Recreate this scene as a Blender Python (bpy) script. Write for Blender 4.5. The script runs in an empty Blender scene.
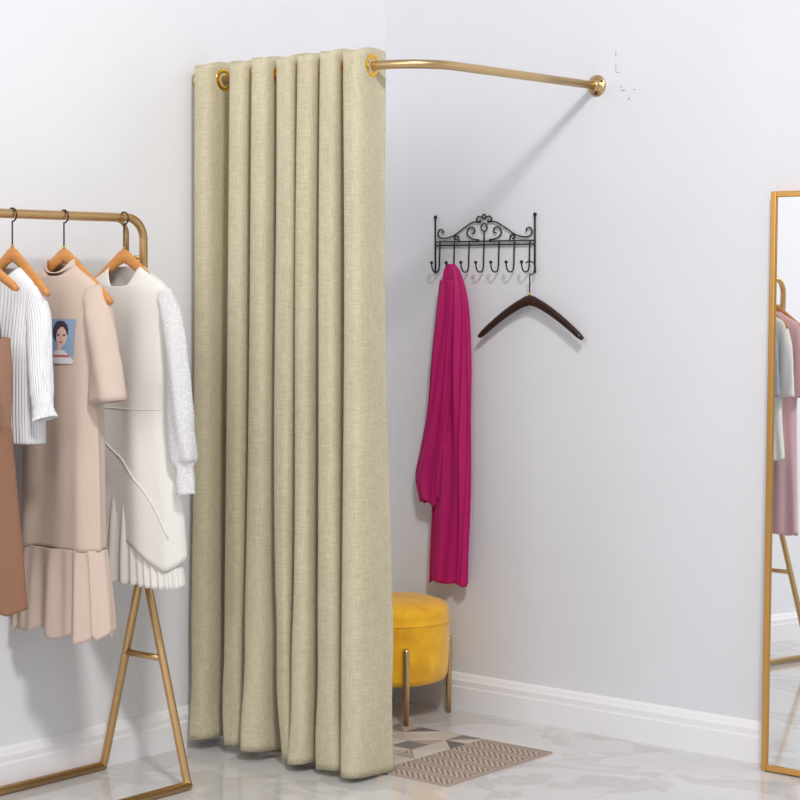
import bpy, math, random
from mathutils import Vector, Matrix
random.seed(4)
sc = bpy.context.scene
try:
    sc.view_settings.view_transform = 'Standard'
except Exception as e:
    print(e)

# ---------------------------------------------------------------- helpers
def lin(c):
    return tuple(((v/255)/12.92 if v/255 <= 0.04045 else ((v/255+0.055)/1.055)**2.4) for v in c)

def mat(name, rgb, rough=0.6, metal=0.0, var=0.0, vscale=(8, 8, 8), bump=0.0, bscale=None,
        sheen=0.0, alpha=1.0, spec=0.5, rgb2=None, transl=0.0, detail=3.0):
    m = bpy.data.materials.new(name); m.use_nodes = True
    nt = m.node_tree; N = nt.nodes; L = nt.links
    b = N['Principled BSDF']
    c = lin(rgb)
    b.inputs['Base Color'].default_value = (*c, 1)
    b.inputs['Roughness'].default_value = rough
    b.inputs['Metallic'].default_value = metal
    b.inputs['Specular IOR Level'].default_value = spec
    b.inputs['Sheen Weight'].default_value = sheen
    b.inputs['Alpha'].default_value = alpha
    tc = N.new('ShaderNodeTexCoord')
    if var > 0 or rgb2:
        mp = N.new('ShaderNodeMapping'); mp.inputs['Scale'].default_value = vscale
        L.new(tc.outputs['Object'], mp.inputs['Vector'])
        nz = N.new('ShaderNodeTexNoise'); nz.inputs['Scale'].default_value = 1.0; nz.inputs['Detail'].default_value = detail
        L.new(mp.outputs[0], nz.inputs['Vector'])
        cr = N.new('ShaderNodeValToRGB')
        c1 = c
        c2 = lin(rgb2) if rgb2 else c
        cr.color_ramp.elements[0].position = 0.3; cr.color_ramp.elements[1].position = 0.7
        cr.color_ramp.elements[0].color = (*[x*(1-var) for x in c2], 1)
        cr.color_ramp.elements[1].color = (*[min(1, x*(1+var)) for x in c1], 1)
        L.new(nz.outputs['Fac'], cr.inputs['Fac'])
        L.new(cr.outputs['Color'], b.inputs['Base Color'])
    if bump > 0:
        mp2 = N.new('ShaderNodeMapping'); mp2.inputs['Scale'].default_value = bscale or vscale
        L.new(tc.outputs['Object'], mp2.inputs['Vector'])
        nz2 = N.new('ShaderNodeTexNoise'); nz2.inputs['Scale'].default_value = 1.0; nz2.inputs['Detail'].default_value = 3
        L.new(mp2.outputs[0], nz2.inputs['Vector'])
        bp = N.new('ShaderNodeBump'); bp.inputs['Strength'].default_value = bump; bp.inputs['Distance'].default_value = 0.003
        L.new(nz2.outputs['Fac'], bp.inputs['Height']); L.new(bp.outputs['Normal'], b.inputs['Normal'])
    if transl > 0:
        t = N.new('ShaderNodeBsdfTranslucent'); t.inputs['Color'].default_value = (*c, 1)
        mx = N.new('ShaderNodeMixShader'); mx.inputs[0].default_value = transl
        L.new(b.outputs[0], mx.inputs[1]); L.new(t.outputs[0], mx.inputs[2])
        L.new(mx.outputs[0], N['Material Output'].inputs['Surface'])
    return m

def empty(name, loc=(0, 0, 0), rot=(0, 0, 0)):
    e = bpy.data.objects.new(name, None); e.location = loc; e.rotation_euler = rot
    e.empty_display_size = 0.1
    sc.collection.objects.link(e); return e

def mesh(name, verts, faces, mats, parent=None, smooth=True, mi=None):
    me = bpy.data.meshes.new(name); me.from_pydata([tuple(v) for v in verts], [], faces)
    if not isinstance(mats, (list, tuple)): mats = [mats]
    for m in mats: me.materials.append(m)
    for i, p in enumerate(me.polygons):
        p.use_smooth = smooth
        if mi: p.material_index = mi[i]
    me.update()
    o = bpy.data.objects.new(name, me); sc.collection.objects.link(o)
    if parent: o.parent = parent
    return o

def catmull(pts, n=8):
    P = [Vector(p) for p in pts]
    if len(P) < 3: return P
    Q = [2*P[0]-P[1]] + P + [2*P[-1]-P[-2]]
    out = []
    for i in range(1, len(Q)-2):
        for k in range(n):
            t = k/n
            a, b, c, d = Q[i-1], Q[i], Q[i+1], Q[i+2]
            out.append(0.5*((2*b)+(c-a)*t+(2*a-5*b+4*c-d)*t*t+(-a+3*b-3*c+d)*t**3))
    out.append(P[-1]); return out

def sweep(pts, rad, nseg=12, normal=None, cap=True):
    P = [Vector(p) for p in pts]; n = len(P)
    verts = []; faces = []
    T = []
    for i in range(n):
        a = P[max(0, i-1)]; b = P[min(n-1, i+1)]
        T.append((b-a).normalized())
    if normal is None:
        h = Vector((0, 0, 1)) if abs(T[0].z) < 0.9 else Vector((1, 0, 0))
        nn = (h - T[0]*h.dot(T[0])).normalized()
    else: nn = Vector(normal)
    for i in range(n):
        if normal is None:
            nn = (nn - T[i]*nn.dot(T[i])).normalized(); N_ = nn
        else:
            N_ = (Vector(normal)-T[i]*Vector(normal).dot(T[i])).normalized()
        B = T[i].cross(N_)
        r = rad[i] if isinstance(rad, list) else rad
        ra, rb = r if isinstance(r, tuple) else (r, r)
        for k in range(nseg):
            a = 2*math.pi*k/nseg
            verts.append(P[i]+N_*ra*math.cos(a)+B*rb*math.sin(a))
    for i in range(n-1):
        for k in range(nseg):
            k2 = (k+1) % nseg
            faces.append((i*nseg+k, i*nseg+k2, (i+1)*nseg+k2, (i+1)*nseg+k))
    if cap:
        faces.append(tuple(reversed(range(nseg)))); faces.append(tuple((n-1)*nseg+k for k in range(nseg)))
    return verts, faces

def tube(name, pts, rad, m, parent=None, nseg=12, normal=None, cap=True):
    v, f = sweep(pts, rad, nseg, normal, cap)
    return mesh(name, v, f, m, parent)

def multi(name, parts, m, parent=None, smooth=True):
    V = []; F = []
    for v, f in parts:
        o = len(V); V += list(v); F += [tuple(i+o for i in q) for q in f]
    return mesh(name, V, F, m, parent, smooth)

def torus(c, R, r, axis, ns=28, nr=8, flat=1.0):
    ax = Vector(axis).normalized()
    h = Vector((0, 0, 1)) if abs(ax.z) < 0.9 else Vector((1, 0, 0))
    u = ax.cross(h).normalized(); w = ax.cross(u)
    V = []; F = []
    for i in range(ns):
        a = 2*math.pi*i/ns; d = u*math.cos(a)+w*math.sin(a)
        for k in range(nr):
            b = 2*math.pi*k/nr
            V.append(Vector(c)+d*(R+r*math.cos(b))+ax*r*flat*math.sin(b))
    for i in range(ns):
        for k in range(nr):
            F.append((i*nr+k, ((i+1) % ns)*nr+k, ((i+1) % ns)*nr+(k+1) % nr, i*nr+(k+1) % nr))
    return V, F

def lathe(prof, c=(0, 0, 0), axis='z', n=32):
    V = []; F = []
    for r, h in prof:
        for k in range(n):
            a = 2*math.pi*k/n; x, y = r*math.cos(a), r*math.sin(a)
            if axis == 'z': p = (x, y, h)
            elif axis == 'y': p = (x, h, y)
            else: p = (h, x, y)
            V.append(Vector(p)+Vector(c))
    m = len(prof)
    for i in range(m-1):
        for k in range(n):
            F.append((i*n+k, i*n+(k+1) % n, (i+1)*n+(k+1) % n, (i+1)*n+k))
    F.append(tuple(reversed(range(n)))); F.append(tuple((m-1)*n+k for k in range(n)))
    return V, F

def ball(c, r, n=10): 
    return lathe([(max(1e-4, r*math.sin(math.pi*i/8)), -r*math.cos(math.pi*i/8)) for i in range(9)], c, 'z', n)

def box(name, lo, hi, m, parent=None, bevel=0.0):
    x0, y0, z0 = lo; x1, y1, z1 = hi
    v = [(x0,y0,z0),(x1,y0,z0),(x1,y1,z0),(x0,y1,z0),(x0,y0,z1),(x1,y0,z1),(x1,y1,z1),(x0,y1,z1)]
    f = [(0,3,2,1),(4,5,6,7),(0,1,5,4),(1,2,6,5),(2,3,7,6),(3,0,4,7)]
    o = mesh(name, v, f, m, parent, False)
    if bevel:
        b = o.modifiers.new('bev', 'BEVEL'); b.width = bevel; b.segments = 2
    return o

# ---------------------------------------------------------------- materials
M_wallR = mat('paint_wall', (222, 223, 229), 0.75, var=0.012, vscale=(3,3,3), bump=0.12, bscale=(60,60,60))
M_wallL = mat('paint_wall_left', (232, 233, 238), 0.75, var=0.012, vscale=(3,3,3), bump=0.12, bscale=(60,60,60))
M_trim = mat('trim_paint', (238, 238, 242), 0.4)
M_gold = mat('satin_gold', (206, 176, 130), 0.34, 1.0)
M_rackgold = mat('rack_gold', (210, 174, 124), 0.36, 1.0)
M_brass = mat('polished_brass', (240, 190, 70), 0.16, 1.0)
M_mirrorframe = mat('frame_gold', (224, 172, 98), 0.3, 1.0)

def linen():
    m = bpy.data.materials.new('linen'); m.use_nodes = True
    N = m.node_tree.nodes; L = m.node_tree.links; b = N['Principled BSDF']
    b.inputs['Roughness'].default_value = 0.92; b.inputs['Sheen Weight'].default_value = 0.05
    b.inputs['Specular IOR Level'].default_value = 0.2
    tc = N.new('ShaderNodeTexCoord')
    def nz(scale, det=2):
        mp = N.new('ShaderNodeMapping'); mp.inputs['Scale'].default_value = scale
        L.new(tc.outputs['Object'], mp.inputs[0])
        n = N.new('ShaderNodeTexNoise'); n.inputs['Scale'].default_value = 1; n.inputs['Detail'].default_value = det
        L.new(mp.outputs[0], n.inputs['Vector']); return n.outputs['Fac']
    v = nz((420, 420, 30)); h = nz((40, 40, 480)); big = nz((14, 14, 5))
    a = N.new('ShaderNodeMath'); a.operation = 'ADD'; L.new(v, a.inputs[0]); L.new(h, a.inputs[1])
    m2 = N.new('ShaderNodeMath'); m2.operation = 'MULTIPLY_ADD'; L.new(big, m2.inputs[0]); m2.inputs[1].default_value = 0.4; L.new(a.outputs[0], m2.inputs[2])
    dv = N.new('ShaderNodeMath'); dv.operation = 'MULTIPLY'; dv.inputs[1].default_value = 0.417; L.new(m2.outputs[0], dv.inputs[0])
    cr = N.new('ShaderNodeValToRGB'); e = cr.color_ramp.elements
    e[0].position = 0.36; e[0].color = (*lin((182,173,145)), 1)
    e[1].position = 0.64; e[1].color = (*lin((209,201,174)), 1)
    L.new(dv.outputs[0], cr.inputs[0]); L.new(cr.outputs[0], b.inputs['Base Color'])
    bp = N.new('ShaderNodeBump'); bp.inputs['Strength'].default_value = 0.4; bp.inputs['Distance'].default_value = 0.002
    L.new(a.outputs[0], bp.inputs['Height']); L.new(bp.outputs[0], b.inputs['Normal'])
    return m
M_curt = linen()
M_iron = mat('black_iron', (28, 27, 28), 0.45, 0.3)
M_dark = mat('dark_walnut', (48, 24, 18), 0.35, var=0.3, vscale=(10,60,60))
M_wood = mat('hanger_wood', (208, 142, 76), 0.4, var=0.12, vscale=(12,60,80))
M_chrome = mat('dark_wire', (70, 66, 62), 0.3, 0.9)
M_scarf = mat('magenta_silk', (206, 0, 118), 0.6, sheen=0.1, transl=0.25, bump=0.5, bscale=(220,220,90), alpha=0.94)
M_white = mat('white_cloth', (236, 234, 229), 0.85, bump=0.5, bscale=(240,240,240), transl=0.1)
def lace():
    m = mat('sheer_white', (240, 240, 242), 0.8, bump=0.2, bscale=(300,300,300))
    N = m.node_tree.nodes; L = m.node_tree.links
    tc = N.new('ShaderNodeTexCoord'); vo = N.new('ShaderNodeTexVoronoi'); vo.inputs['Scale'].default_value = 110
    L.new(tc.outputs['Object'], vo.inputs['Vector'])
    mr_ = N.new('ShaderNodeMapRange'); mr_.inputs['From Min'].default_value = 0.2; mr_.inputs['From Max'].default_value = 0.5
    mr_.inputs['To Min'].default_value = 0.66; mr_.inputs['To Max'].default_value = 0.45
    L.new(vo.outputs['Distance'], mr_.inputs['Value']); L.new(mr_.outputs[0], N['Principled BSDF'].inputs['Alpha'])
    return m
M_lace = lace()
M_knit = mat('white_knit', (234, 235, 238), 0.9, bump=0.6, bscale=(260,260,10))
M_beige = mat('blush_cloth', (212, 192, 178), 0.85, bump=0.3, bscale=(40,40,20), transl=0.06)
M_beige2 = mat('blush_frill', (214, 194, 180), 0.85, bump=0.3, bscale=(60,60,10), transl=0.06)
M_brown = mat('brown_cloth', (140, 100, 77), 0.8, bump=0.3, bscale=(40,40,20))
M_brown2 = mat('brown_light', (152, 114, 92), 0.8, bump=0.3, bscale=(40,40,20))
M_grey = mat('grey_cloth', (150, 156, 168), 0.85)
M_pink = mat('pink_cloth', (218, 178, 182), 0.85)
M_yellow = mat('mustard_velvet', (248, 190, 22), 0.75, var=0.08, vscale=(14,14,14), rgb2=(238,170,10), sheen=0.3, bump=0.3, bscale=(18,18,18))

def floor_mat():
    m = bpy.data.materials.new('marble_tile'); m.use_nodes = True
    nt = m.node_tree; N = nt.nodes; L = nt.links; b = N['Principled BSDF']
    tc = N.new('ShaderNodeTexCoord')
    mp = N.new('ShaderNodeMapping'); mp.inputs['Location'].default_value = (0.35, 0.2, 0); L.new(tc.outputs['Object'], mp.inputs[0])
    nz = N.new('ShaderNodeTexNoise'); nz.inputs['Scale'].default_value = 3.4; nz.inputs['Detail'].default_value = 9; nz.inputs['Distortion'].default_value = 1.0
    L.new(mp.outputs[0], nz.inputs['Vector'])
    cr = N.new('ShaderNodeValToRGB'); e = cr.color_ramp.elements
    e[0].position = 0.36; e[0].color = (*lin((205,204,204)), 1)
    e[1].position = 0.66; e[1].color = (*lin((210,209,209)), 1)
    x = cr.color_ramp.elements.new(0.49); x.color = (*lin((196,194,193)), 1)
    y = cr.color_ramp.elements.new(0.54); y.color = (*lin((212,211,211)), 1)
    L.new(nz.outputs['Fac'], cr.inputs[0])
    br = N.new('ShaderNodeTexBrick'); br.offset = 0; br.inputs['Scale'].default_value = 1
    br.inputs['Brick Width'].default_value = 0.8; br.inputs['Row Height'].default_value = 0.8
    br.inputs['Mortar Size'].default_value = 0.0012
    br.inputs['Mortar'].default_value = (*lin((180,178,176)), 1)
    L.new(mp.outputs[0], br.inputs['Vector']); L.new(cr.outputs[0], br.inputs['Color1']); L.new(cr.outputs[0], br.inputs['Color2'])
    L.new(br.outputs['Color'], b.inputs['Base Color'])
    b.inputs['Roughness'].default_value = 0.09; b.inputs['Specular IOR Level'].default_value = 0.65
    return m
M_floor = floor_mat()

# ---------------------------------------------------------------- room
box('floor', (-0.1, -6.5, -0.05), (6.5, 0.1, 0), M_floor)
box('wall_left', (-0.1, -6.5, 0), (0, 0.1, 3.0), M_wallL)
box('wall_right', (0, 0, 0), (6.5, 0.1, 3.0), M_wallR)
prof = [(0,0),(0.018,0),(0.018,0.072),(0.0155,0.078),(0.0155,0.094),(0.011,0.101),(0.0085,0.108),(0.005,0.114),(0,0.116)]
def baseboard(name, wall):
    V = []; F = []
    for s in (0.0, 6.5):
        for d, h in prof:
            V.append((d, -s, h) if wall == 'L' else (s, -d, h))
    n = len(prof)
    for i in range(n-1): F.append((i, i+1, n+i+1, n+i) if wall == 'R' else (i, n+i, n+i+1, i+1))
    F.append(tuple(range(n))); F.append(tuple(range(2*n-1, n-1, -1)))
    return mesh(name, V, F, M_trim, smooth=False)
baseboard('baseboard_left', 'L'); baseboard('baseboard_right', 'R')

M_scuff = mat('scuff', (156, 156, 162), 0.8)
V = []; F = []
for (x, z, w, h) in [(0.915,1.985,0.018,0.004),(0.908,1.999,0.003,0.03),(0.935,1.93,0.020,0.004),(0.955,1.905,0.004,0.014),(0.928,1.94,0.003,0.014),(0.975,1.93,0.012,0.003),(0.908,2.04,0.003,0.022)]:
    o = len(V); k = 6
    for i in range(k):
        a = 2*math.pi*i/k; r = random.uniform(0.6, 1.1)
        V.append((x+w*r*math.cos(a)*0.5, -0.0006, z+h*r*math.sin(a)*0.5))
    F.append(tuple(o+i for i in range(k)))
mesh('wall_scuff_marks', V, F, M_scuff, smooth=False)

# ---------------------------------------------------------------- curtain rod
RZ = 1.95; RA = 0.84
rod = empty('curtain_rod', (0, 0, 0))
pts = [(0.004, -RA, RZ), (0.3, -RA, RZ), (RA-0.16, -RA, RZ)]
for i in range(1, 13):
    a = math.pi/2*i/12
    pts.append((RA-0.16+0.16*math.sin(a), -RA+0.16-0.16*math.cos(a), RZ))
pts += [(RA, -0.4, RZ), (RA, -0.004, RZ)]
tube('rod_tube', pts, 0.0125, M_gold, rod, 20)
fl = [(0.001,0.0),(0.032,0.0),(0.032,0.004),(0.029,0.006),(0.018,0.007),(0.0172,0.022),(0.0145,0.024),(0.001,0.024)]
multi('flange_left', [lathe(fl, (0, -RA, RZ), 'x')], M_gold, rod)
multi('flange_right', [lathe([(r, -h) for r, h in fl], (RA, 0, RZ), 'y')], M_gold, rod)
multi('screws', [ball((RA+0.024*math.cos(a), -0.0065, RZ+0.024*math.sin(a)), 0.004) for a in (0.5, 2.6, 4.7)], M_chrome, rod)

# ---------------------------------------------------------------- curtain
cur = empty('curtain', (0, 0, 0))
P0 = 0.0968; X0 = 0.088
WARP = [0.0, 0.0, 0.046, 0.041, 0.036, 0.024, 0.008, 0.0, 0.0]   # fold spacing is uneven (index = fold + 1)
def warp(t):
    u = max(0, min(len(WARP)-1.001, t+1)); i = int(u); f = u-i
    f = f*f*(3-2*f)
    return WARP[i]*(1-f)+WARP[i+1]*f
AMP = [0.0, 0.004, -0.006, 0.006, -0.008, 0.004, -0.006, 0.004, 0.0]
def ampv(t):
    u = max(0, min(len(AMP)-1.001, t+1)); i = int(u); f = u-i
    f = f*f*(3-2*f); return AMP[i]*(1-f)+AMP[i+1]*f
def cpt(t, z):
    down = (RZ+0.045-z)/1.97
    A = 0.070 + ampv(t)*(0.5+1.6*down) + 0.016*down + 0.005*math.sin(z*3.1+t*4.0)*down
    ph = 2*math.pi*t + 0.36*math.sin(t*1.7+0.6)*down + 0.24*math.sin(z*2.3+t*2.1)*down
    # rounder (omega shaped) folds, so each one casts its own crease shadow
    x = X0 + P0*(t-0.25) + warp(t)*(1-0.25*down) + 0.0135*math.sin(2*ph)
    y = -RA - A*math.cos(ph) + 0.006*math.cos(3*ph)
    x += down*(0.011*math.sin(t*2.3+1.0) + 0.007*math.sin(t*5+z*2.4))
    y += 0.010*down*math.sin(t*3.1+z*1.6)
    cr = max(0, down-0.75)*4
    x += 0.0035*cr*math.sin(t*11+z*16); y += 0.004*cr*math.sin(t*9-z*13)
    if t > 5.95: x += 0.010*down*(t-5.95)
    return Vector((max(0.022, x), y, z))
NT = 560; NZ = 100; t0 = -0.42; t1 = 6.385
V = []; F = []; mi = []
for j in range(NZ+1):
    for i in range(NT+1):
        t = t0+(t1-t0)*i/NT
        zb = 0.028 - 0.018*(t/6.3) + 0.007*math.sin(2*math.pi*t+0.8) + 0.003*math.sin(t*3.7)
        zt = RZ+0.043 - 0.007*math.cos(4*math.pi*(t-0.25)+math.pi)*1.0 + 0.003*math.sin(t*4.0)
        z = zt + (zb-zt)*j/NZ
        V.append(cpt(t, z))
for j in range(NZ):
    for i in range(NT):
        a = j*(NT+1)+i
        F.append((a, a+1, a+NT+2, a+NT+1))
        mi.append(0)
co = mesh('curtain_cloth', V, F, [M_curt], cur, True, mi)
s = co.modifiers.new('thick', 'SOLIDIFY'); s.thickness = 0.0035
hv = [cpt(t1-0.006, RZ+0.043+(0.016-(RZ+0.043))*j/NZ) for j in range(NZ+1)]
tube('side_hem', hv, 0.0038, M_curt, cur, 8)
g = []
for k in range(-1, 14):
    t = 0.25+0.5*k
    if t < t0+0.1 or t > t1: continue
    best = min([t-0.12+0.24*i/120 for i in range(121)], key=lambda q: abs(cpt(q, RZ).y+RA))
    p = cpt(best, RZ); d = (cpt(best+0.01, RZ)-cpt(best-0.01, RZ)).normalized()
    nrm = Vector((d.y, -d.x, 0))
    g.append(torus(Vector((p.x, -RA, RZ)), 0.0265, 0.0085, nrm, 32, 10, 0.62))
multi('grommets', g, M_brass, cur)

# ---------------------------------------------------------------- garment rack
RX = 0.2; YA = -1.25; YB = -2.36; TZ = 1.533; r = 0.0115
rack = empty('garment_rack', (0, 0, 0))
def arcpts(c, rad, a0, a1, u, w, n=8):
    return [Vector(c)+Vector(u)*rad*math.cos(a0+(a1-a0)*i/n)+Vector(w)*rad*math.sin(a0+(a1-a0)*i/n) for i in range(n+1)]
R_ = 0.06
top = [Vector((RX, YA, 0.545))] + arcpts((RX, YA-R_, TZ-R_), R_, 0, math.pi/2, (0,1,0), (0,0,1)) + \
      arcpts((RX, YB+R_, TZ-R_), R_, math.pi/2, math.pi, (0,1,0), (0,0,1)) + [Vector((RX, YB, 0.545))]
tube('main_frame', top, r, M_rackgold, rack, 14)
inner = [Vector((RX-0.05, YA-0.015, 1.42))] + arcpts((RX-0.05, YA-0.055, TZ-0.04-0.005), 0.04, 0, math.pi/2, (0,1,0), (0,0,1)) + \
      arcpts((RX-0.05, YB+0.055, TZ-0.045), 0.04, math.pi/2, math.pi, (0,1,0), (0,0,1)) + [Vector((RX-0.05, YB+0.015, 1.42))]
tube('inner_bar', inner, 0.006, M_rackgold, rack, 10)
multi('inner_bar_brackets', [sweep([(RX-0.05, YA-0.015, 1.425), (RX, YA, 1.425)], 0.006), sweep([(RX-0.05, YB+0.015, 1.425), (RX, YB, 1.425)], 0.006)], M_rackgold, rack)
for nm, y in (('leg_frame_1', YA), ('leg_frame_2', YB)):
    fx0, fx1 = 0.035, 0.375
    parts = [sweep(catmull([(RX-0.012, y, 0.56), (RX-0.022, y, 0.52), (fx0+0.03, y, 0.11), (fx0+0.008, y, 0.035), (fx0, y, 0.0135)], 6), r),
             sweep(catmull([(RX+0.012, y, 0.56), (RX+0.022, y, 0.52), (fx1-0.03, y, 0.11), (fx1-0.008, y, 0.035), (fx1, y, 0.0135)], 6), r),
             sweep([(RX-0.068, y, 0.34), (RX+0.068, y, 0.34)], 0.009),
             lathe([(0.001,0),(0.02,0),(0.022,0.012),(0.02,0.034),(0.001,0.036)], (RX, y, 0.53), 'z')]
    multi(nm, parts, M_rackgold, rack)
for nm, x in (('floor_rail_back', fx0), ('floor_rail_front', fx1)):
    tube(nm, [(x, YA+0.005, 0.0125), (x, YB-0.005, 0.0125)], 0.012, M_rackgold, rack)

# ---------------------------------------------------------------- hanger builder
def hanger(name, loc, width, drop, hook_h, m, yaw=0.0, th=0.006, hh=0.0135, hook_r=0.017, ex=1.1, wire=M_chrome):
    e = empty(name, loc, (0, 0, yaw))
    w = width/2
    pts = []
    n = 28
    for i in range(n+1):
        u = -1+2*i/n
        z = -drop*(abs(u)**ex)
        pts.append((u*w, 0.0, z))
    rad = []
    for i in range(n+1):
        u = abs(-1+2*i/n)
        h = hh*(1.25-0.45*u) if u > 0.12 else hh*1.35
        if u > 0.97: h *= 0.6
        rad.append((th*(1.0+0.3*u), h))
    tube('arms', pts, rad, m, e, 14, normal=(0, 1, 0))
    hk = [(0, 0, 0.008), (0, 0, hook_h-2*hook_r-0.012)]
    for i in range(13):
        a = -math.pi*0.5 + math.pi*1.25*i/12
        hk.append((hook_r*math.cos(a)*1.0, 0, hook_h-hook_r-0.002+hook_r*math.sin(a)))
    tube('hook', catmull(hk, 3), 0.0021, wire, e, 8)
    multi('ferrule', [lathe([(0.001,0),(0.004,0),(0.004,0.006),(0.001,0.007)], (0,0,0.016), 'z', 12)], M_brass, e)
    return e

# ---------------------------------------------------------------- garment builder
def sp(v, p): return math.copysign(abs(v)**p, v)
def garment_surf(rows, k1=5, k2=9, ph=0.0, pw=0.75, neck=(0, 0.05), hemwave=0.0, bias=(0,0), tw=1.1):
    ztop, zbot = rows[0][0], rows[-1][0]
    def interp(z):
        for i in range(len(rows)-1):
            if rows[i][0] >= z >= rows[i+1][0]-1e-9:
                a, b = rows[i], rows[i+1]
                t = (a[0]-z)/max(1e-6, a[0]-b[0])
                p = rows[i-1] if i > 0 else a; q = rows[i+2] if i+2 < len(rows) else b
                out = []
                for c in range(1, 5):
                    m1 = (b[c]-p[c])/max(1e-6, (p[0]-b[0]))*(a[0]-b[0]) if i > 0 else (b[c]-a[c])
                    m2 = (q[c]-a[c])/max(1e-6, (a[0]-q[0]))*(a[0]-b[0]) if i+2 < len(rows) else (b[c]-a[c])
                    h = (2*t**3-3*t**2+1)*a[c]+(t**3-2*t**2+t)*m1+(-2*t**3+3*t**2)*b[c]+(t**3-t**2)*m2
                    out.append(h)
                return out
        return list(rows[-1][1:5])
    def S(th, z):
        c, w, d, f = interp(z)
        cs, sn = math.cos(th), math.sin(th)
        a = c + w*sp(cs, 0.85)
        wob = 0.8*math.sin(7*z+ph) if tw > 2 else 0
        fold = f*(0.6*math.sin(k1*th+ph+tw*z+wob)+0.4*math.sin(k2*th+ph*2.3-1.5*tw*z+1.5*wob))
        y = d*sp(sn, pw) + fold*abs(sn)**0.4
        a += 0.5*fold*cs
        zz = z
        if neck[0] > 0 and sn < 0:
            fall = math.exp(-((ztop-z)/neck[1])**1.0)
            zz -= neck[0]*fall*(1-abs(cs)**2)
        if hemwave:
            q = max(0, 1-(z-zbot)/0.15)
            zz += hemwave*q*(math.sin(k1*th+ph)*0.6 + 0.4*math.sin(3*th+ph))
            zz += q*bias[0]*cs
        return Vector((a, y, zz))
    return S, ztop, zbot
def garment(name, parent, rows, m, n=96, nz=70, thick=0.002, **kw):
    S, zt, zb = garment_surf(rows, **kw)
    V = []; F = []
    for j in range(nz+1):
        u = j/nz
        z = zt+(zb-zt)*(u**1.15)
        for i in range(n): V.append(S(2*math.pi*i/n, z))
    for j in range(nz):
        for i in range(n):
            F.append((j*n+i, (j+1)*n+i, (j+1)*n+(i+1) % n, j*n+(i+1) % n))
    o = mesh(name, V, F, m, parent)
    if thick:
        s = o.modifiers.new('thick', 'SOLIDIFY'); s.thickness = thick
    return S
def sleeve(name, parent, pts, rads, m, wrinkle=0.004, ns=28, wf=3):
    P = catmull(pts, 8); n = len(P); k = len(rads)-1
    R = []
    for i in range(n):
        t = i/(n-1)*k; a = min(k-1, int(t)); f = t-a
        ra = rads[a][0]*(1-f)+rads[a+1][0]*f; rb = rads[a][1]*(1-f)+rads[a+1][1]*f
        wv = wrinkle*0.25*math.sin(i*0.9)*math.sin(i*0.31)
        R.append((ra+wv*0.5, rb+wv))
    v, f = sweep(P, R, ns, normal=(0, 1, 0), cap=False)
    for idx, p in enumerate(v):
        k_ = idx % ns; i_ = idx//ns
        a = 2*math.pi*k_/ns
        p.y += wrinkle*0.8*math.sin(wf*a+i_*0.16) * min(1, i_/8)
        p.x += wrinkle*0.25*math.sin((wf+1)*a-i_*0.2) * min(1, i_/8)
    o = mesh(name, v, f, m, parent)
    s = o.modifiers.new('thick', 'SOLIDIFY'); s.thickness = 0.0015

HZ = 1.43
HK = TZ+r+0.004-HZ
# --- white dress with sheer sleeves
yA_ = -1.33
hanger('clothes_hanger', (RX+0.01, yA_, HZ), 0.33, 0.108, HK, M_wood)
D = empty('white_dress', (RX+0.02, yA_, 0))
rowsA = [(1.40,0,0.060,0.03,0),(1.385,0,0.085,0.032,0),(1.355,0,0.142,0.034,0.001),(1.325,0,0.168,0.036,0.002),(1.24,0,0.156,0.042,0.005),
        (1.12,0,0.154,0.048,0.007),(1.01,0,0.140,0.044,0.009),(0.9,0.003,0.163,0.05,0.011),(0.78,0.008,0.188,0.054,0.013),(0.66,0.012,0.198,0.055,0.015)]
kwA = dict(k1=4, k2=7, ph=0.7, neck=(0.065,0.03), hemwave=0.02, bias=(-0.05,0))
S = garment('bodice', D, rowsA, M_white, **kwA)
garment('pleated_underskirt', D, [(0.82,0.01,0.165,0.035,0.003),(0.72,0.012,0.18,0.045,0.005),(0.62,0.012,0.19,0.05,0.006),(0.555,0.014,0.198,0.052,0.007)],
        M_white, n=300, k1=40, k2=31, ph=0.3, nz=30, hemwave=0.004)
sleeve('sleeve_right', D, [(0.145,0,1.328),(0.182,-0.005,1.27),(0.205,-0.008,1.15),(0.222,-0.01,1.0),(0.233,-0.01,0.90),(0.237,-0.01,0.872),(0.243,-0.01,0.805)],
       [(0.022,0.028),(0.026,0.034),(0.03,0.035),(0.032,0.036),(0.03,0.036),(0.017,0.021),(0.024,0.030)], M_lace, wrinkle=0.007)
sleeve('sleeve_left', D, [(-0.145,0,1.328),(-0.165,0.005,1.27),(-0.172,0.0,1.15),(-0.176,0.0,1.0),(-0.178,0.0,0.90),(-0.178,0.0,0.872),(-0.178,0.0,0.805)],
       [(0.022,0.022),(0.026,0.026),(0.03,0.028),(0.032,0.03),(0.03,0.03),(0.017,0.02),(0.024,0.026)], M_lace)
tube('wrap_seam', [S(math.pi+0.5+2.3*t, 1.02-0.3*t**1.2)+Vector((0,-0.001,0)) for t in [i/24 for i in range(25)]], 0.0022, M_white, D, 8)
tube('waist_seam', [S(math.pi+0.1+2.94*t, 1.02)+Vector((0,-0.0005,0)) for t in [i/24 for i in range(25)]], 0.0016, M_white, D, 8)

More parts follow.
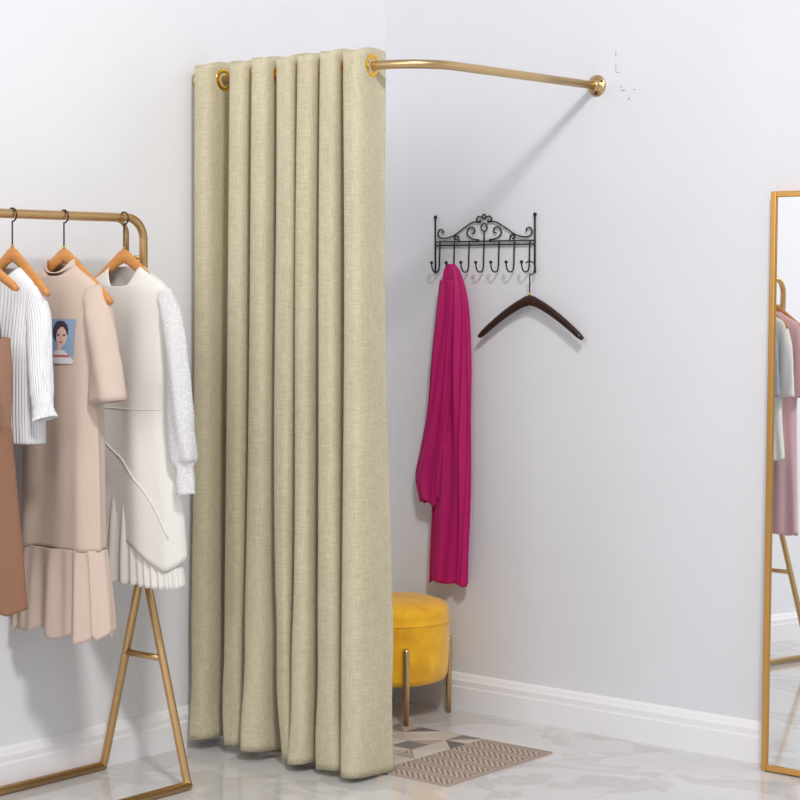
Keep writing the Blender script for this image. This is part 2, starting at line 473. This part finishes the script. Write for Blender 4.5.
# --- blush dress with print
yB_ = -1.53
hanger('clothes_hanger', (RX, yB_, HZ), 0.37, 0.125, HK, M_wood)
D = empty('blush_dress', (RX-0.005, yB_, 0))
rowsB = [(1.405,0,0.055,0.03,0),(1.388,0,0.082,0.032,0),(1.358,0,0.132,0.034,0.001),(1.325,0,0.155,0.038,0.002),(1.22,0,0.145,0.048,0.006),
         (1.08,0,0.140,0.052,0.010),(0.92,0,0.145,0.052,0.014),(0.78,0,0.150,0.052,0.014),(0.665,0,0.154,0.055,0.010)]
S = garment('body', D, rowsB, M_beige, k1=5, k2=8, ph=2.0, neck=(0.035,0.02))
garment('frill', D, [(0.668,0,0.154,0.057,0.004),(0.62,0.0,0.160,0.06,0.009),(0.54,0.0,0.168,0.062,0.013),(0.445,0.0,0.174,0.064,0.016)],
        M_beige2, n=240, k1=11, k2=19, ph=1.0, nz=30, hemwave=0.014)
garment('collar', D, [(1.418,0,0.052,0.03,0),(1.40,0,0.060,0.032,0)], M_beige, nz=4, neck=(0.035,0.03))
sleeve('sleeve_right', D, [(0.118,0,1.335),(0.150,-0.005,1.27),(0.172,-0.008,1.17),(0.190,-0.01,1.05)], [(0.028,0.036),(0.034,0.044),(0.038,0.048),(0.042,0.052)], M_beige, wrinkle=0.008)
sleeve('sleeve_left', D, [(-0.118,0,1.335),(-0.138,-0.005,1.27),(-0.147,-0.008,1.17),(-0.15,-0.01,1.05)], [(0.028,0.028),(0.034,0.03),(0.038,0.032),(0.042,0.034)], M_beige, wrinkle=0.004)
pm = [mat('print_blue', (140,165,195), 0.8), mat('print_skin', (228,190,176), 0.8), mat('print_hair', (58,52,66), 0.8), mat('print_red', (200,110,115), 0.8), mat('print_white', (225,225,230), 0.8)]
V = []; F = []; mi = []
nu, nv = 34, 50
for j in range(nv+1):
    for i in range(nu+1):
        u = i/nu; v = j/nv
        zc = 1.262-0.115*v
        ax = 0.006+0.092*u
        w_ = 0.146
        th = -math.acos(max(-1, min(1, sp(ax/w_, 1/0.85))))
        V.append(S(th, zc)+Vector((0, -0.003, 0)))
for j in range(nv):
    for i in range(nu):
        a = j*(nu+1)+i; F.append((a, a+nu+1, a+nu+2, a+1))
        u = (i+.5)/nu; v = (j+.5)/nv
        c = 0
        if ((u-.46)/.34)**2+((v-.28)/.25)**2 < 1: c = 2
        if ((u-.54)/.22)**2+((v-.40)/.22)**2 < 1: c = 1
        if abs(v-.36) < .025 and .08 < abs(u-.54) < .18: c = 2
        if abs(v-.52) < .022 and abs(u-.55) < .07: c = 3
        if .58 < v < .72 and abs(u-.5) < .08: c = 1
        if v >= .70 and abs(u-.5) < .2+(v-.7)*1.4: c = 4
        if .80 < v < .86 and .12 < u < .88: c = 3
        mi.append(c)
mesh('chest_print', V, F, pm, D, True, mi)

# --- knit sweater
yC_ = -1.70
hanger('clothes_hanger', (RX, yC_, HZ), 0.28, 0.105, HK, M_wood)
D = empty('knit_sweater', (RX-0.02, yC_, 0))
garment('body', D, [(1.395,0,0.058,0.032,0),(1.38,0,0.08,0.034,0),(1.355,0,0.112,0.036,0.002),(1.32,0,0.128,0.04,0.003),(1.2,0,0.12,0.05,0.005),(1.05,0,0.12,0.052,0.006),(0.95,0,0.125,0.052,0.006)],
        M_knit, neck=(0.03,0.02), n=300, k1=60, k2=60, ph=1.0)
sleeve('sleeve_right', D, [(0.098,0,1.335),(0.128,-0.004,1.27),(0.142,-0.01,1.16),(0.155,-0.015,1.08),(0.163,-0.018,1.04),(0.170,-0.018,1.015)],
       [(0.024,0.030),(0.028,0.034),(0.028,0.032),(0.026,0.030),(0.022,0.028),(0.028,0.036)], M_knit, ns=160, wrinkle=0.003, wf=28)
sleeve('sleeve_left', D, [(-0.098,0,1.335),(-0.12,-0.004,1.26),(-0.128,-0.01,1.12),(-0.13,-0.01,0.95)], [(0.024,0.028),(0.028,0.030),(0.028,0.03),(0.03,0.03)], M_knit)

# --- brown dress
yD_ = -1.83
hanger('clothes_hanger', (RX, yD_, HZ), 0.36, 0.09, HK, M_wood)
D = empty('brown_dress', (RX, yD_, 0))
garment('bodice', D, [(1.22,0,0.137,0.042,0.002),(1.15,0,0.140,0.05,0.004),(1.05,0,0.138,0.05,0.005),(0.97,0,0.134,0.05,0.005)], M_brown2, nz=26, k1=5, k2=8, ph=.5, neck=(0.03,0.05))
garment('skirt', D, [(1.0,0,0.138,0.052,0.004),(0.85,0.003,0.152,0.055,0.010),(0.7,0.006,0.166,0.057,0.014),(0.55,0.008,0.178,0.06,0.017)], M_brown, k1=7, k2=12, ph=.2, hemwave=0.008)
multi('straps', [sweep(catmull([(s_*0.07, -0.03, 1.2), (s_*0.085, -0.012, 1.32), (s_*0.09, 0.0, 1.40), (s_*0.085, 0.012, 1.32), (s_*0.07, 0.035, 1.2)], 6), [(0.002, 0.008)]*25, 8, normal=(0,1,0)) for s_ in (-1, 1)], M_brown2, D)
tube('belt_tie', catmull([(0.09,-0.06,1.13),(0.13,-0.055,1.10),(0.145,-0.03,1.03),(0.13,-0.05,0.97),(0.10,-0.06,0.99)], 6), 0.009, M_brown2, D)

# --- garments further along the rack (seen in the mirror)
for (nm, y, m, hem, w) in [('grey_shirt', -2.0, M_grey, 0.62, 0.165), ('white_blouse', -2.12, M_white, 0.8, 0.16), ('pink_dress', -2.24, M_pink, 0.5, 0.165)]:
    hanger('clothes_hanger', (RX, y, HZ), 0.32, 0.105, HK, M_wood)
    D = empty(nm, (RX, y, 0))
    garment('body', D, [(1.395,0,0.06,0.03,0),(1.38,0,0.085,0.032,0),(1.35,0,0.14,0.034,0.001),(1.32,0,0.155,0.036,0.002),(1.2,0,0.145,0.04,0.006),(1.0,0,0.14,0.04,0.01),(hem,0,w,0.042,0.014)], m, k1=6, k2=9, ph=y*5, neck=(0.04,0.02), hemwave=0.006)
    for s_, sn in ((-1, 'sleeve_left'), (1, 'sleeve_right')):
        sleeve(sn, D, [(s_*0.125,0,1.33),(s_*0.148,0,1.25),(s_*0.155,0,1.15),(s_*0.158,0,1.05)], [(0.022,0.028),(0.026,0.03),(0.028,0.034),(0.03,0.036)], m)

# ---------------------------------------------------------------- wall coat rack (wrought iron)
cr_ = empty('wall_coat_rack', (0.418, -0.008, 0))
wr = 0.0024
parts = []
W2 = 0.197
def wire(p, rr=wr): parts.append(sweep([(a, b, c) for a, b, c in p], rr, 8))
for s_ in (-1, 1):
    wire([(s_*W2, 0, 1.395), (s_*W2, 0, 1.565)], 0.003)
    parts.append(ball((s_*W2, 0, 1.568), 0.006)); parts.append(ball((s_*W2, 0, 1.392), 0.005))
wire([(-W2, 0, 1.488), (W2, 0, 1.488)]); wire([(-W2, 0, 1.476), (W2, 0, 1.476)])
for s_ in (-1, 1):
    arm = catmull([(s_*0.012,0,1.548),(s_*0.045,0,1.548),(s_*0.085,0,1.528),(s_*0.125,0,1.506),(s_*0.165,0,1.499),(s_*0.186,0,1.510),(s_*0.180,0,1.527),(s_*0.165,0,1.524),(s_*0.166,0,1.515)], 6)
    wire([tuple(p) for p in arm])
    arm2 = catmull([(s_*0.02,0,1.492),(s_*0.05,0,1.497),(s_*0.068,0,1.512),(s_*0.060,0,1.530),(s_*0.042,0,1.530),(s_*0.038,0,1.517),(s_*0.048,0,1.513)], 6)
    wire([tuple(p) for p in arm2])
    arm3 = catmull([(s_*0.004,0,1.562),(s_*0.022,0,1.566),(s_*0.03,0,1.556),(s_*0.02,0,1.549),(s_*0.014,0,1.555)], 6)
    wire([tuple(p) for p in arm3])
    arm4 = catmull([(s_*0.1,0,1.489),(s_*0.105,0,1.505),(s_*0.118,0,1.505),(s_*0.118,0,1.495),(s_*0.11,0,1.495)], 6)
    wire([tuple(p) for p in arm4])
parts.append(torus((0, 0, 1.532), 0.012, wr, (0,1,0), 20, 6)); parts.append(torus((0, 0, 1.565), 0.007, wr, (0,1,0), 20, 6))
wire([(0,0,1.52),(0,0,1.488)])
multi('scroll_frame', parts, M_iron, cr_)
parts = []; balls = []
for i in range(7):
    x = -0.178+0.0593*i
    hk = catmull([(x,0,1.489),(x,-0.002,1.44),(x,-0.004,1.405),(x,-0.014,1.392),(x,-0.03,1.392),(x,-0.04,1.403),(x,-0.043,1.418)], 6)
    parts.append(sweep(hk, wr, 8)); balls.append(ball((x,-0.043,1.421), 0.0055))
multi('hooks', parts, M_iron, cr_)
multi('hook_tips', balls, M_iron, cr_)

# ---------------------------------------------------------------- dark hanger on the coat rack
hanger('wooden_coat_hanger', (0.616, -0.036, 1.303), 0.39, 0.115, 0.122, M_dark, yaw=0.0, th=0.007, hh=0.012, hook_r=0.021, ex=1.35, wire=M_iron)

# ---------------------------------------------------------------- scarf
scf = empty('scarf', (0.305, -0.045, 0))
def sx(px): return (px-450)/241.0
def sz(py): return 1.35-(py-285)/315.0
def srows(lst):
    return [(sz(py), (sx(a)+sx(b))/2, (sx(b)-sx(a))/2, d, f) for py, a, b, d, f in lst]
garment('long_tail', scf, srows([(264,448,456,0.006,0.0),(272,445,461,0.010,0.003),(300,442,467,0.014,0.009),(350,440,470,0.014,0.012),(400,439,471,0.013,0.013),
      (450,437,470,0.012,0.013),(505,434,469,0.011,0.012),(545,432,468,0.010,0.011),(583,431,467,0.010,0.011)]), M_scarf, n=220, nz=120, k1=5, k2=13, ph=0.5, pw=1.0, tw=3.2, thick=0.001, hemwave=0.006)
garment('short_tail', scf, srows([(280,444,457,0.008,0.003),(310,441,457,0.010,0.008),(360,436,454,0.012,0.010),(410,432,451,0.012,0.011),
      (450,425,448,0.012,0.011),(478,420,445,0.011,0.010),(503,424,443,0.010,0.009)]), M_scarf, n=180, nz=100, k1=4, k2=9, ph=2.5, pw=1.0, tw=4.0, thick=0.001, hemwave=0.014)
scf.children[1].location = (0, -0.012, 0)

# ---------------------------------------------------------------- stool
st = empty('ottoman_stool', (0.212, -0.208, 0))
pf = [(0.001,0.118),(0.150,0.118),(0.164,0.124),(0.171,0.14),(0.174,0.2),(0.176,0.26),(0.177,0.30),(0.1785,0.306),(0.175,0.312),(0.177,0.325),(0.174,0.343),(0.162,0.357),(0.13,0.367),(0.08,0.373),(0.001,0.375)]
multi('seat', [lathe(pf, n=64)], M_yellow, st)
multi('piping', [torus((0,0,0.306), 0.1775, 0.003, (0,0,1), 64, 8)], M_yellow, st)
parts = []
for i in range(4):
    a = math.radians(-37+90*i)
    x, y = 0.180*math.cos(a), 0.180*math.sin(a)
    parts.append(lathe([(0.001,0),(0.0075,0),(0.010,0.12),(0.0115,0.232),(0.009,0.24),(0.001,0.242)], (x, y, 0), 'z', 16))
multi('legs', parts, M_gold, st)

# ---------------------------------------------------------------- floor mat
rug = empty('floor_mat', (0.08, -0.775, 0))
rc = [mat('mat_'+str(i), c, 0.95, var=0.06, vscale=(200,200,200), bump=0.5, bscale=(300,300,300)) for i, c in enumerate([(196,186,172),(160,140,128),(130,124,120),(204,194,182),(178,158,144),(112,104,100),(192,168,158)])]
def chev_mat(name, c1, c2, flip):
    m = mat(name, c1, 0.95); N = m.node_tree.nodes; L = m.node_tree.links
    tc = N.new('ShaderNodeTexCoord'); sp_ = N.new('ShaderNodeSeparateXYZ'); L.new(tc.outputs['Object'], sp_.inputs[0])
    def M(op, a, b=None):
        q = N.new('ShaderNodeMath'); q.operation = op
        for i, v in enumerate((a, b)):
            if v is None: continue
            if isinstance(v, (int, float)): q.inputs[i].default_value = v
            else: L.new(v, q.inputs[i])
        return q.outputs[0]
    pp = M('PINGPONG', sp_.outputs[1], 0.040)
    a = M('ADD', M('MULTIPLY', sp_.outputs[0], flip), pp)
    s_ = M('SINE', M('MULTIPLY', a, 2*math.pi/0.020))
    r_ = N.new('ShaderNodeValToRGB'); r_.color_ramp.elements[0].position=.3; r_.color_ramp.elements[1].position=.7
    r_.color_ramp.elements[0].color=(*lin(c1),1); r_.color_ramp.elements[1].color=(*lin(c2),1)
    L.new(M('MULTIPLY_ADD', s_, 0.5), r_.inputs[0])
    q = r_.inputs[0].links[0].from_node; q.inputs[2].default_value = 0.5
    L.new(r_.outputs[0], N['Principled BSDF'].inputs['Base Color'])
    return m
rc += [chev_mat('mat_zigzag_a', (184,172,158), (136,116,102), 1), chev_mat('mat_zigzag_b', (190,178,166), (144,124,110), -1)]
V = []; F = []; mi = []
NX, NY = 10, 6; CW, CH = 0.8/NX, 0.475/NY; hz = 0.006
rr = random.Random(11)
for i in range(NX):
    for j in range(NY):
        x, y = i*CW, j*CH; o = len(V)
        V += [(x,y,hz),(x+CW,y,hz),(x+CW,y+CH,hz),(x,y+CH,hz)]
        if (i+j) % 2: F += [(o,o+1,o+2),(o,o+2,o+3)]
        else: F += [(o,o+1,o+3),(o+1,o+2,o+3)]
        if i >= 7: mi += [7, 7]
        else: mi += [rr.choice([0,1,2,3,4,6,8]), rr.choice([0,2,3,4,7,5])]
mesh('pile', V, F, rc, rug, False, mi)
box('backing', (-0.006,-0.006,0.0), (0.806,0.481,0.0055), rc[4], rug)

# ---------------------------------------------------------------- leaning mirror
lean = math.radians(2.0)
mr = empty('standing_mirror', (1.445, -0.085, 0.003), (-lean, 0, 0))
MW, MH, FB, FD = 0.55, 1.61, 0.016, 0.028
box('frame_left', (0,0,0), (FB,FD,MH), M_mirrorframe, mr, 0.002)
box('frame_right', (MW-FB,0,0), (MW,FD,MH), M_mirrorframe, mr, 0.002)
box('frame_bottom', (FB,0,0), (MW-FB,FD,FB), M_mirrorframe, mr, 0.002)
box('frame_top', (FB,0,MH-FB), (MW-FB,FD,MH), M_mirrorframe, mr, 0.002)
M_mir = mat('mirror_glass', (238,240,240), 0.01, 1.0)
box('glass', (FB,0.008,FB), (MW-FB,0.014,MH-FB), M_mir, mr)
box('back_panel', (FB,0.015,FB), (MW-FB,0.024,MH-FB), M_wood, mr)

# ---------------------------------------------------------------- lights
def area(name, loc, target, size, energy, col=(1,1,1)):
    l = bpy.data.lights.new(name, 'AREA'); l.size = size; l.energy = energy; l.color = col
    o = bpy.data.objects.new(name, l); o.location = loc
    o.rotation_euler = (Vector(target)-Vector(loc)).to_track_quat('-Z', 'Y').to_euler()
    sc.collection.objects.link(o); return o
area('key_softbox', (4.0, -3.6, 4.6), (0.4, -0.5, 1.0), 0.6, 165, (1, 0.97, 0.94))
area('fill_softbox', (2.2, -6.0, 3.2), (0.3, -1.0, 0.8), 2.5, 80, (1.0, 0.985, 0.97))
w = bpy.data.worlds.new('studio_world'); sc.world = w; w.use_nodes = True
w.node_tree.nodes['Background'].inputs[0].default_value = (0.97, 0.98, 1.0, 1)
w.node_tree.nodes['Background'].inputs[1].default_value = 0.50

# ---------------------------------------------------------------- camera
cam = bpy.data.cameras.new('camera'); co_ = bpy.data.objects.new('camera', cam)
co_.location = (4.147, -4.864, 1.35); co_.rotation_euler = (math.radians(90), 0, math.radians(40))
cam.sensor_width = 36; cam.lens = 1943/800*36; cam.shift_y = -115/800
sc.collection.objects.link(co_); sc.camera = co_
